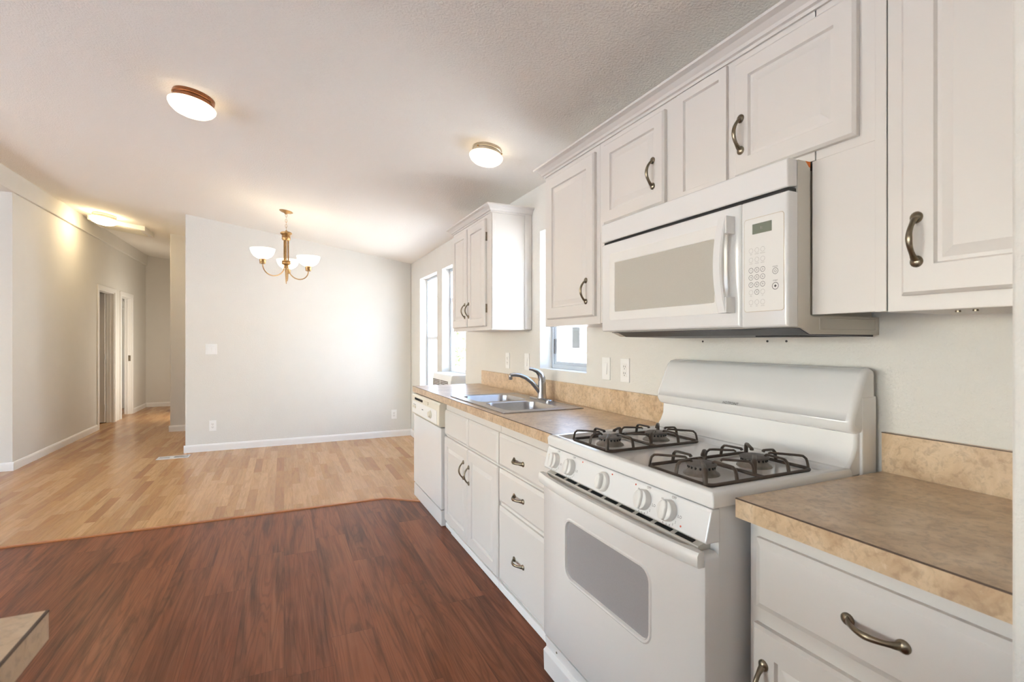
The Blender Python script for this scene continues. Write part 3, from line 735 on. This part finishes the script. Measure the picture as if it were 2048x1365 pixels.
# vent strip with slots, oven door, handle, storage drawer
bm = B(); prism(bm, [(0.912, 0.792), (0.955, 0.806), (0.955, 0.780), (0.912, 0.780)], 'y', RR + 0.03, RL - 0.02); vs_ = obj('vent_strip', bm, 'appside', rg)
bm = B()
for i in range(9):
    a = 0.93 + i * 0.078; prism(bm, [(0.9155, 0.7938), (0.9265, 0.7975), (0.9265, 0.795), (0.9155, 0.7915)], 'y', a, a + 0.062)
obj('vent_slots', bm, 'dark', vs_)
od_y0, od_y1 = RR + 0.001, RL - 0.001
wy0, wy1, wz0, wz1 = 1.075, 1.517, 0.462, 0.664
def rr_yz(y0, y1, z0, z1, r, x, n=6): return [(x, p[0], p[1]) for p in rrect(y0, y1, z0, z1, r, 0, n)]
bm = B()
rings(bm, [rr_yz(od_y0, od_y1, 0.168, 0.780, 0.012, 0.950), rr_yz(od_y0, od_y1, 0.168, 0.780, 0.012, 0.916), rr_yz(od_y0 + 0.003, od_y1 - 0.003, 0.171, 0.777, 0.012, 0.908), rr_yz(od_y0 + 0.012, od_y1 - 0.012, 0.18, 0.768, 0.012, 0.903),
           rr_yz(wy0 - 0.010, wy1 + 0.010, wz0 - 0.010, wz1 + 0.010, 0.045, 0.903), rr_yz(wy0 - 0.006, wy1 + 0.006, wz0 - 0.006, wz1 + 0.006, 0.041, 0.900), rr_yz(wy0, wy1, wz0, wz1, 0.036, 0.901), rr_yz(wy0 + 0.003, wy1 - 0.003, wz0 + 0.003, wz1 - 0.003, 0.034, 0.910)], True, False)
od = obj('oven_door', bm, 'app', rg, smooth=35)
bm = B(); rings(bm, [rr_yz(wy0 + 0.003, wy1 - 0.003, wz0 + 0.003, wz1 - 0.003, 0.034, 0.909), rr_yz(wy0 + 0.003, wy1 - 0.003, wz0 + 0.003, wz1 - 0.003, 0.034, 0.912)]); obj('oven_window', bm, 'oven', od)
bm = B(); lp = []; n = 25
for i in range(n):
    t = i / (n - 1); y = RL - 0.004 + (RR + 0.004 - RL + 0.004) * t; e = abs(2 * t - 1)
    x = 0.862 + 0.022 * e ** 3; dpt = 0.020 + (0.030 if e > 0.9 else 0.0); zt = 0.790; zb = 0.753
    if e > 0.9: dpt = 0.905 - x
    lp.append([(x, y, zb + 0.006), (x, y, zt - 0.008), (x + 0.005, y, zt), (x + dpt, y, zt), (x + dpt, y, zb), (x + 0.004, y, zb)])
rings(bm, lp); obj('oven_handle', bm, 'appl', od, smooth=35)
bm = B(); prism(bm, [(0.912, 0.160), (0.918, 0.118), (0.905, 0.108), (0.908, 0.03), (0.950, 0.03), (0.950, 0.160)], 'y', RR + 0.003, RL - 0.003); dr = obj('storage_drawer', bm, 'app', rg, bev=0.002)
bm = B(); lathe(bm, [(0.004, 0), (0.004, 0.003)], (0.916, 1.60, 0.14), 10, Matrix.Rotation(-PI / 2, 3, 'Y')); obj('screw', bm, 'pewter', dr)
# burners and grates
def burner(cx, cy):
    bm = B(); lathe(bm, [(0.050, 0.916), (0.048, 0.920), (0.043, 0.923), (0.040, 0.925), (0.034, 0.938)], (cx, cy, 0), 28); b_ = obj('burner', bm, 'burner', rg, smooth=40)
    bm = B(); lathe(bm, [(0.031, 0.937), (0.041, 0.941), (0.042, 0.945), (0.036, 0.948), (0.010, 0.9495), (0.002, 0.9495)], (cx, cy, 0), 28); obj('burner_cap', bm, 'cap', b_, smooth=40)
    bm = B()
    for k in range(18):
        a = 2 * PI * k / 18; p = (cx + 0.0355 * math.cos(a), cy + 0.0355 * math.sin(a)); box(bm, p[0] - 0.002, p[0] + 0.002, p[1] - 0.002, p[1] + 0.002, 0.933, 0.940)
    obj('flame_ports', bm, 'dark', b_)
for cx in (1.072, 1.283):
    for cy in (1.055, 1.488): burner(cx, cy)
def grate(x0, x1, y0, y1, label):
    g = thing('burner_grate', label, 'grate', ((x0 + x1) / 2, (y0 + y1) / 2, 0.917), 'wire burner grates on the range')
    bm = B(); r = 0.0052; z = 0.9222
    lp = rrect(x0, x1, y0, y1, 0.022, z, 5); lp.append(lp[0])
    tube(bm, lp, r, 8, up=(0, 0, 1)); xm = (x0 + x1) / 2
    tube(bm, [(xm, y0, z), (xm, y1, z)], r, 8, up=(0, 0, 1)); obj('frame', bm, 'iron', g, smooth=50)
    def finger(fx_, fy_, tx, ty, frac):
        d = Vector((tx - fx_, ty - fy_, 0)); Lf = d.length; d.normalize()
        top = 0.958; bm = B()
        e = Lf * frac
        pts = [Vector((fx_, fy_, z))]
        pts += [Vector((fx_, fy_, 0)) + d * (0.003) + Vector((0, 0, top - 0.018)), Vector((fx_, fy_, 0)) + d * 0.006 + Vector((0, 0, top - 0.008)), Vector((fx_, fy_, 0)) + d * 0.014 + Vector((0, 0, top - 0.001)), Vector((fx_, fy_, 0)) + d * 0.024 + Vector((0, 0, top))]
        pts += [Vector((fx_, fy_, 0)) + d * e + Vector((0, 0, top + 0.001)), Vector((fx_, fy_, 0)) + d * (e + 0.004) + Vector((0, 0, top - 0.003))]
        tube(bm, pts, 0.0036, 8, 0.0062, up=(d.y, -d.x, 0.001))
        return obj('finger', bm, 'iron', g, smooth=50)
    for cx in (1.072 + (x0 - 0.977), 1.283 + (x0 - 0.977)):
        cx = 1.072 if cx < xm else 1.283; cy = 1.055 if y0 < 1.2 else 1.488
        xa, xb = (x0, xm) if cx < xm else (xm, x1)
        front = cx < xm
        for px_, py_, fr in ((xa if front else xb, y0 + 0.012, 0.70), (xa if front else xb, y1 - 0.012, 0.70),
                             ((xa + xb) / 2, y0, 0.62), ((xa + xb) / 2, y1, 0.62), (xm, y0 + 0.03, 0.6), (xm, y1 - 0.03, 0.6), (xa if front else xb, cy, 0.55)):
            finger(px_, py_, cx, cy, fr)
    return g
grate(0.979, 1.378, 0.938, 1.176, 'right wire burner grate on the white stove top, nearest the short countertop')
grate(0.985, 1.386, 1.372, 1.608, 'left wire burner grate on the white stove top, nearest the sink')

# ------------------------------------------------------------------ microwave
mw = thing('microwave', 'white over-the-range microwave with a keypad, mounted above the stove', 'microwave', (1.3, 1.3, 1.31))
MF, ML, MR = 1.192, 1.714, 0.879
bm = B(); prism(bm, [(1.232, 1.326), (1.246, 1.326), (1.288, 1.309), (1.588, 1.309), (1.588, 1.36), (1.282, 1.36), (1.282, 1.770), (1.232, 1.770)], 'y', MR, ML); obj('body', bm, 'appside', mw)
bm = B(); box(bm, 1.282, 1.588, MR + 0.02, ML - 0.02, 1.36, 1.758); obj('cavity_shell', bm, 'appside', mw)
bm = B(); prism(bm, [(1.215, 1.324), (1.246, 1.324), (1.286, 1.3075), (1.57, 1.303), (1.57, 1.309), (1.288, 1.309), (1.246, 1.326), (1.215, 1.326)], 'y', MR + 0.006, ML - 0.04); obj('underside_filter', bm, 'mwunder', mw)
bm = B(); box(bm, 1.32, 1.50, 0.935, 1.08, 1.3035, 1.3065); obj('cooktop_lamp_cover', bm, 'dark', mw)
bm = B(); prism(bm, [(MF, 1.697), (MF + 0.002, 1.693), (1.231, 1.700), (1.231, 1.770), (MF + 0.004, 1.770), (MF, 1.765)], 'y', MR, ML); obj('vent_grille', bm, 'app', mw, bev=0.005)
bm = B(); box(bm, MF + 0.012, 1.231, MR + 0.004, ML - 0.004, 1.684, 1.694); obj('vent_gap', bm, 'dark', mw)
SPL = 1.026
def face_panel(y0, y1, z0, z1, r=0.010):
    bm = B(); return rings(bm, [rr_yz(y0, y1, z0, z1, 0.004, 1.231), rr_yz(y0, y1, z0, z1, 0.004, MF + 0.008), rr_yz(y0 + 0.002, y1 - 0.002, z0 + 0.002, z1 - 0.002, 0.004, MF + 0.003), rr_yz(y0 + 0.007, y1 - 0.007, z0 + 0.006, z1 - 0.006, 0.004, MF)])
md = obj('door', face_panel(SPL + 0.001, ML, 1.33, 1.685), 'app', mw, smooth=40)
mc = obj('control_panel', face_panel(MR, SPL - 0.001, 1.328, 1.685), 'app', mw, smooth=40)
bm = B(); rings(bm, [rr_yz(1.085, 1.655, 1.374, 1.640, 0.014, MF - 0.0005), rr_yz(1.085, 1.655, 1.374, 1.640, 0.014, MF - 0.0028), rr_yz(1.089, 1.651, 1.378, 1.636, 0.012, MF - 0.0034),
               rr_yz(1.117, 1.622, 1.406, 1.602, 0.006, MF - 0.0034), rr_yz(1.119, 1.620, 1.408, 1.600, 0.006, MF - 0.0005)], True, False)
bz = obj('window_bezel', bm, 'appl', md, smooth=30)
bm = B(); box(bm, MF - 0.0015, MF - 0.0008, 1.1185, 1.6205, 1.4075, 1.6005); obj('window', bm, 'screen', md)
# handle: bowed bar standing off on two feet
bm = B(); lp = []; n = 21
for i in range(n):
    t = i / (n - 1); z = 1.372 + (1.652 - 1.372) * t; e = abs(2 * t - 1)
    x = MF - 0.048 + 0.012 * e ** 2; y = 1.060 + 0.010 * (1 - e ** 2); hw = 0.016; th = 0.014 + (0.0 if e < 0.8 else 0.006)
    lp.append([(x, y - hw + .004, z), (x, y + hw - .004, z), (x + 0.004, y + hw, z), (x + th, y + hw - 0.002, z), (x + th, y - hw + 0.002, z), (x + 0.004, y - hw, z)])
rings(bm, lp)
for z0_, z1_ in ((1.372, 1.418), (1.602, 1.652)): box(bm, MF - 0.036, MF - 0.0005, 1.044, 1.064, z0_, z1_)
obj('handle', bm, 'app', md, smooth=35)
bm = B(); rings(bm, [rr_yz(0.889, 1.011, 1.373, 1.632, 0.008, MF - 0.0002), rr_yz(0.889, 1.011, 1.373, 1.632, 0.008, MF - 0.0012)]); kp = obj('keypad', bm, 'appl', mc)
bm = B(); lp1 = rr_yz(0.8885, 1.0115, 1.3725, 1.6325, 0.008, MF - 0.0006); lp1.append(lp1[0]); tube(bm, lp1, 0.0007, 5); obj('keypad_outline', bm, simple('tan_ink', rgb(196, 178, 150)), mc)
bm = B(); box(bm, MF - 0.0022, MF - 0.001, 0.924, 0.984, 1.588, 1.616); dp = obj('display', bm, 'lcd', kp)
bm = B(); texts(bm, [('1:', 0.012, (MF - 0.0023, 0.955, 1.602), RY, UZ)]); obj('clock_digits', bm, 'inkl', dp)
ky = (0.989, 0.970, 0.9515)
def keyring(bm, y, z, r, t):
    for k in range(24):
        a, b = 2 * PI * k / 24, 2 * PI * (k + 1) / 24
        vs = [bm.verts.new((MF - 0.0016, y + q * math.cos(c), z + q * math.sin(c))) for q, c in ((r, a), (r, b), (r - t, b), (r - t, a))]
        bm.faces.new(vs)
KP = [(1.543, ('TIME', 'DEFROST', 'BEVERAGE')), (1.517, ('COOK', 'POWER', 'REHEAT')), (1.488, '123'), (1.468, '456'), (1.4475, '789'), (1.4265, ('ADD', '0', 'SET')), (1.3985, ('ON', 'HELP', 'CLOCK'))]
for z, row in KP:
    for y, t_ in zip(ky, row):
        num = t_.isdigit(); bm = B(); keyring(bm, y, z, 0.0074 if num else 0.0068, 0.0010 if num else 0.0006)
        if num: texts(bm, [(t_, 0.0075, (MF - 0.0013, y, z), RY, UZ)])
        else: texts(bm, [(t_, 0.0034, (MF - 0.0013, y, z - 0.0105), RY, UZ)])
        obj('key', bm, 'ink' if num else 'inkl', kp)
bm = B(); keyring(bm, 0.913, 1.478, 0.0085, 0.0011); keyring(bm, 0.913, 1.478, 0.0035, 0.0008); texts(bm, [('CANCEL', 0.0042, (MF - 0.0013, 0.913, 1.490), RY, UZ)]); obj('key', bm, 'ink', kp)
bm = B(); keyring(bm, 0.913, 1.438, 0.0098, 0.0014); texts(bm, [('START', 0.0048, (MF - 0.0013, 0.913, 1.4525), RY, UZ)])
q = [bm.verts.new((MF - 0.0016, 0.913 + a, 1.438 + b)) for a, b in ((0.004, 0), (0, 0.004), (-0.004, 0), (0, -0.004))]; bm.faces.new(q); obj('key', bm, 'ink', kp)
bm = B(); prism(bm, [(1.262, 1.770), (1.281, 1.770), (1.281, 1.755), (1.276, 1.757), (1.268, 1.766)], 'y', MR - 0.001, MR + 0.002); obj('orange_tape', bm, 'orange', mw)
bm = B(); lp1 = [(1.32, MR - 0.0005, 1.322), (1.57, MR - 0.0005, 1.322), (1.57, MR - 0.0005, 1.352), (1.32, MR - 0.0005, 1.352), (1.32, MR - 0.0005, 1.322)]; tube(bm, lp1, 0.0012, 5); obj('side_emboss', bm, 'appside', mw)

# screws left in the wall under the microwave
for y, z, lab in ((1.556, 1.289, 'small dark screw in the wall below the left end of the microwave'), (1.251, 1.290, 'small dark screw in the wall below the microwave, middle of three'), (1.176, 1.290, 'small dark screw in the wall below the microwave, nearest the right end')):
    bm = B(); lathe(bm, [(0.004, -0.001), (0.004, 0.002), (0.002, 0.003)], (WX, y, z), 10, Matrix.Rotation(-PI / 2, 3, 'Y')); tag(obj('wall_screw', bm, 'slot'), lab, 'screw', 'screws below the microwave')

# ------------------------------------------------------------------ switches and outlets
def plate_at(name, label, cat, group, origin, right, kinds, wid=0.072, hgt=0.122):
    """wall plate; right is the reading direction; its outward normal is right x up"""
    r = Vector(right); n = r.cross(Vector(UZ)); o_ = Vector(origin)
    t = thing(name, label, cat, o_, group)
    def bx(bm, a0, a1, z0, z1, d0, d1):
        lp = [[o_ + r * a + Vector((0, 0, z)) + n * d for a, z in ((a0, z0), (a1, z0), (a1, z1), (a0, z1))] for d in (d0, d1)]
        return rings(bm, lp)
    bm = B(); bx(bm, -wid / 2, wid / 2, -hgt / 2, hgt / 2, 0.0, 0.005); obj('plate', bm, 'plate', t, bev=0.002)
    m = len(kinds)
    for i, k in enumerate(kinds):
        c = (i - (m - 1) / 2) * 0.046
        if k == 'rocker':
            bm = B(); bx(bm, c - 0.0175, c + 0.0175, -0.034, 0.034, 0.004, 0.0056); g = obj('switch_frame', bm, 'trim', t)
            bm = B(); lp = [[o_ + r * a + Vector((0, 0, z)) + n * d for a, z, d in ((c - 0.014, -0.03, 0.005), (c + 0.014, -0.03, 0.005), (c + 0.014, 0.03, 0.005), (c - 0.014, 0.03, 0.005))],
                             [o_ + r * a + Vector((0, 0, z)) + n * d for a, z, d in ((c - 0.014, -0.03, 0.012), (c + 0.014, -0.03, 0.012), (c + 0.014, 0.03, 0.0065), (c - 0.014, 0.03, 0.0065))]]
            rings(bm, lp); obj('rocker', bm, 'plate', t)
        else:
            bm = B(); bx(bm, c - 0.0175, c + 0.0175, -0.034, 0.034, 0.004, 0.0062); g = obj('receptacle', bm, 'trim', t, bev=0.001)
            bm = B()
            for zz in (-0.017, 0.017):
                bx(bm, c - 0.0085, c - 0.0060, zz - 0.002, zz + 0.008, 0.005, 0.0066); bx(bm, c + 0.0050, c + 0.0075, zz - 0.002, zz + 0.007, 0.005, 0.0066); bx(bm, c - 0.0025, c + 0.0025, zz - 0.011, zz - 0.007, 0.005, 0.0066)
            obj('slots', bm, 'slot', g)
    return t
plate_at('light_switch', 'white double rocker switch on the far dining wall', 'light switch', None, (-0.777, FY, 1.196), (1, 0, 0), ['rocker', 'rocker'], 0.118)
plate_at('wall_outlet', 'white outlet low on the far wall, below the double switch', 'outlet', None, (-0.762, FY, 0.296), (1, 0, 0), ['outlet'])
plate_at('wall_outlet', 'white outlet low on the far wall, at its right end beside the dishwasher', 'outlet', None, (1.354, FY, 0.301), (1, 0, 0), ['outlet'])
plate_at('wall_outlet', 'white outlet above the counter, under the small wall cabinet', 'outlet', None, (WX, 3.545, 1.139), RY, ['outlet'])
plate_at('light_switch', 'white rocker switch above the faucet, left of the sink window', 'light switch', None, (WX, 3.207, 1.142), RY, ['rocker'])
plate_at('light_switch', 'white rocker switch right of the sink window', 'light switch', None, (WX, 2.239, 1.142), RY, ['rocker'])
plate_at('wall_outlet', 'white outlet on the wall just left of the stove backguard', 'outlet', None, (WX, 2.075, 1.141), RY, ['outlet'])

# ------------------------------------------------------------------ ceiling lamps
SL = math.atan(0.154)
def ceiling_lamp(x, y, rad, label, basemat, gm='lamp'):
    z = cz(x); R = Matrix.Rotation(SL, 3, 'Y') @ Matrix.Rotation(PI, 3, 'X')
    t = thing('ceiling_light', label, 'ceiling light', (x, y, z), 'flush ceiling lights'); c = (x, y, z)
    s = rad / 0.115
    bm = B(); lathe(bm, [(0.098 * s, -0.003), (0.101 * s, 0.004), (0.101 * s, 0.018 * s), (0.096 * s, 0.022 * s), (0.099 * s, 0.027 * s), (0.097 * s, 0.046 * s), (0.090 * s, 0.048 * s)], c, 40, R); obj('base', bm, basemat, t, smooth=30)
    bm = B(); lathe(bm, [(0.088 * s, 0.044 * s), (0.108 * s, 0.047 * s), (0.115 * s, 0.054 * s), (0.114 * s, 0.064 * s), (0.104 * s, 0.080 * s), (0.084 * s, 0.096 * s), (0.056 * s, 0.106 * s), (0.025 * s, 0.111 * s), (0.002, 0.112 * s)], c, 40, R); obj('glass_shade', bm, gm, t, smooth=60)
    bm = B()
    for k in range(3):
        a = 2 * PI * k / 3 + 0.5; p = R @ Vector((0.103 * s * math.cos(a), 0.103 * s * math.sin(a), 0.026 * s)); lathe(bm, [(0.004, -0.004), (0.004, 0.004)], Vector(c) + p, 8, R)
    obj('thumb_screw', bm, 'brass', t)
ceiling_lamp(-0.46, 3.29, 0.119, 'lit alabaster dome light with a copper base, upper left of the kitchen ceiling', 'copper')
ceiling_lamp(1.095, 2.74, 0.100, 'lit alabaster dome light with a satin grey base, near the wall cabinets', 'nickel')
ceiling_lamp(-2.09, 7.98, 0.145, 'lit dome light at the mouth of the hallway, beside the ceiling vent box', 'nickel', 'hall_lamp')

# ------------------------------------------------------------------ hallway ceiling vent box
vb = thing('ceiling_vent', 'cream raised box with a slatted grille on the hallway ceiling', 'vent', (-2.05, 8.55, cz(-2.05)))
def skew(x0, x1, y0, y1, d0, d1):
    lp = []
    for d in (d0, d1): lp.append([(x, y, cz(x) - d) for x, y in ((x0, y0), (x1, y0), (x1, y1), (x0, y1))])
    return lp
bm = B(); rings(bm, skew(-2.36, -1.735, 8.30, 8.85, -0.004, 0.062)); obj('box', bm, 'trim', vb, bev=0.004)
bm = B()
for i in range(12): rings(bm, skew(-2.30, -1.795, 8.345 + i * 0.038, 8.367 + i * 0.038, 0.0615, 0.067))
obj('grille', bm, 'bisque', vb)

# floor register in front of the far wall
fv = thing('floor_register', 'white slotted vent set in the oak floor by the far wall corner', 'vent', (-1.115, 6.585, 0))
bm = B(); box(bm, -1.265, -0.963, 6.51, 6.66, 0.0, 0.004); obj('frame', bm, 'plate', fv, bev=0.001)
bm = B()
for i in range(11): box(bm, -1.105 + i * 0.012, -1.0985 + i * 0.012, 6.54, 6.63, 0.0035, 0.0046)
for i in range(8): box(bm, -1.24 + i * 0.012, -1.2365 + i * 0.012, 6.54, 6.63, 0.0035, 0.0046)
obj('slots', bm, 'dark', fv)

# ------------------------------------------------------------------ chandelier
ch = thing('chandelier', 'brass three-arm chandelier with lit white bowl shades, hanging in the dining area', 'chandelier', (0.03, 5.49, cz(0.03)))
cx, cy = 0.02, 5.49; zc = cz(cx)
R = Matrix.Rotation(SL, 3, 'Y') @ Matrix.Rotation(PI, 3, 'X')
bm = B(); lathe(bm, [(0.064, -0.003), (0.064, 0.004), (0.05, 0.012), (0.02, 0.02), (0.008, 0.03)], (cx, cy, zc), 28, R); obj('canopy', bm, 'brass', ch, smooth=40)
bm = B()
z = zc - 0.028; i = 0
while z > 2.41:
    a = (i % 2) * PI / 2; pts = []
    for k in range(13):
        q = 2 * PI * k / 12; rr = 0.009 * math.cos(q); pts.append((cx + rr * math.cos(a), cy + rr * math.sin(a), z - 0.014 + 0.016 * math.sin(q)))
    tube(bm, pts, 0.0018, 5); z -= 0.0265; i += 1
obj('chain', bm, 'brass', ch)
bm = B(); lathe(bm, [(0.006, 2.405), (0.012, 2.395), (0.044, 2.388), (0.056, 2.378), (0.055, 2.368), (0.042, 2.356), (0.036, 2.35), (0.041, 2.345), (0.041, 2.338), (0.036, 2.334), (0.041, 2.33), (0.041, 2.318), (0.034, 2.305), (0.012, 2.30)], (cx, cy, 0), 28); obj('top_cup', bm, 'brass', ch, smooth=35)
bm = B()
for k in range(3):
    a = 2 * PI * k / 3 + 0.4; p = (cx + 0.021 * math.cos(a), cy + 0.021 * math.sin(a)); lathe(bm, [(0.0075, 2.095), (0.0075, 2.31)], (p[0], p[1], 0), 10)
lathe(bm, [(0.006, 2.09), (0.006, 2.31)], (cx, cy, 0), 10); obj('column', bm, 'brass', ch, smooth=40)
bm = B(); lathe(bm, [(0.02, 2.102), (0.04, 2.098), (0.042, 2.09), (0.036, 2.085), (0.042, 2.08), (0.042, 2.068), (0.036, 2.062), (0.022, 2.056), (0.012, 2.05), (0.009, 1.94), (0.006, 1.90), (0.003, 1.866)], (cx, cy, 0), 28); obj('hub', bm, 'brass', ch, smooth=35)
fw = Vector((math.sin(YAW), math.cos(YAW), 0)); rt = Vector((math.cos(YAW), -math.sin(YAW), 0))
for th, dz, rad in ((243, 0.0, 0.262), (111, -0.03, 0.26), (348, -0.045, 0.25)):
    d = rt * math.cos(math.radians(th)) + fw * math.sin(math.radians(th)); o_ = Vector((cx, cy, 0))
    pts = []
    for k in range(15):
        t = k / 14; a = PI * t
        pts.append(o_ + d * (0.018 + (rad - 0.018) * (1 - math.cos(a)) / 2) + Vector((0, 0, 2.06 + (2.035 + dz - 2.06) * t - 0.115 * math.sin(a) ** 0.9)))
    bm = B(); tube(bm, pts, 0.0055, 8); arm = obj('arm', bm, 'brass', ch, smooth=50)
    e = pts[-1]
    bm = B(); lathe(bm, [(0.012, -0.005), (0.026, 0.0), (0.028, 0.008), (0.026, 0.014), (0.029, 0.02), (0.029, 0.04), (0.024, 0.045)], e, 20); obj('socket_cup', bm, 'brass', arm, smooth=35)
    bm = B(); lathe(bm, [(0.022, 0.043), (0.050, 0.052), (0.078, 0.070), (0.098, 0.098), (0.108, 0.130), (0.110, 0.142), (0.105, 0.142), (0.094, 0.102), (0.074, 0.076), (0.046, 0.058), (0.02, 0.052)], e, 32); obj('bowl_shade', bm, 'bowl', arm, smooth=60)

# ------------------------------------------------------------------ window air conditioner
ac = thing('air_conditioner', 'white window air conditioner at the bottom of the window beyond the counter', 'air conditioner', (1.55, 4.94, 0.56))
bm = B(); prism(bm, [(1.47, 0.58), (1.463, 0.60), (1.463, 0.895), (1.475, 0.95), (1.49, 0.957), (1.98, 0.957), (1.98, 0.56), (1.49, 0.56)], 'y', 4.62, 5.26); obj('case', bm, 'plate', ac, bev=0.006)
bm = B()
for c0 in (4.70, 4.98):
    for k in range(7): box(bm, 1.4585, 1.466, c0, c0 + 0.25, 0.79 + k * 0.0155, 0.799 + k * 0.0155)
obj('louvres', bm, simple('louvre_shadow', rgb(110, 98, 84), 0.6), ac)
bm = B(); box(bm, GX - 0.01, GX + 0.012, 4.575, 4.62, 0.48, 0.957); box(bm, GX - 0.01, GX + 0.012, 5.26, 5.30, 0.48, 0.957); obj('side_curtain', bm, 'vinyl', ac)
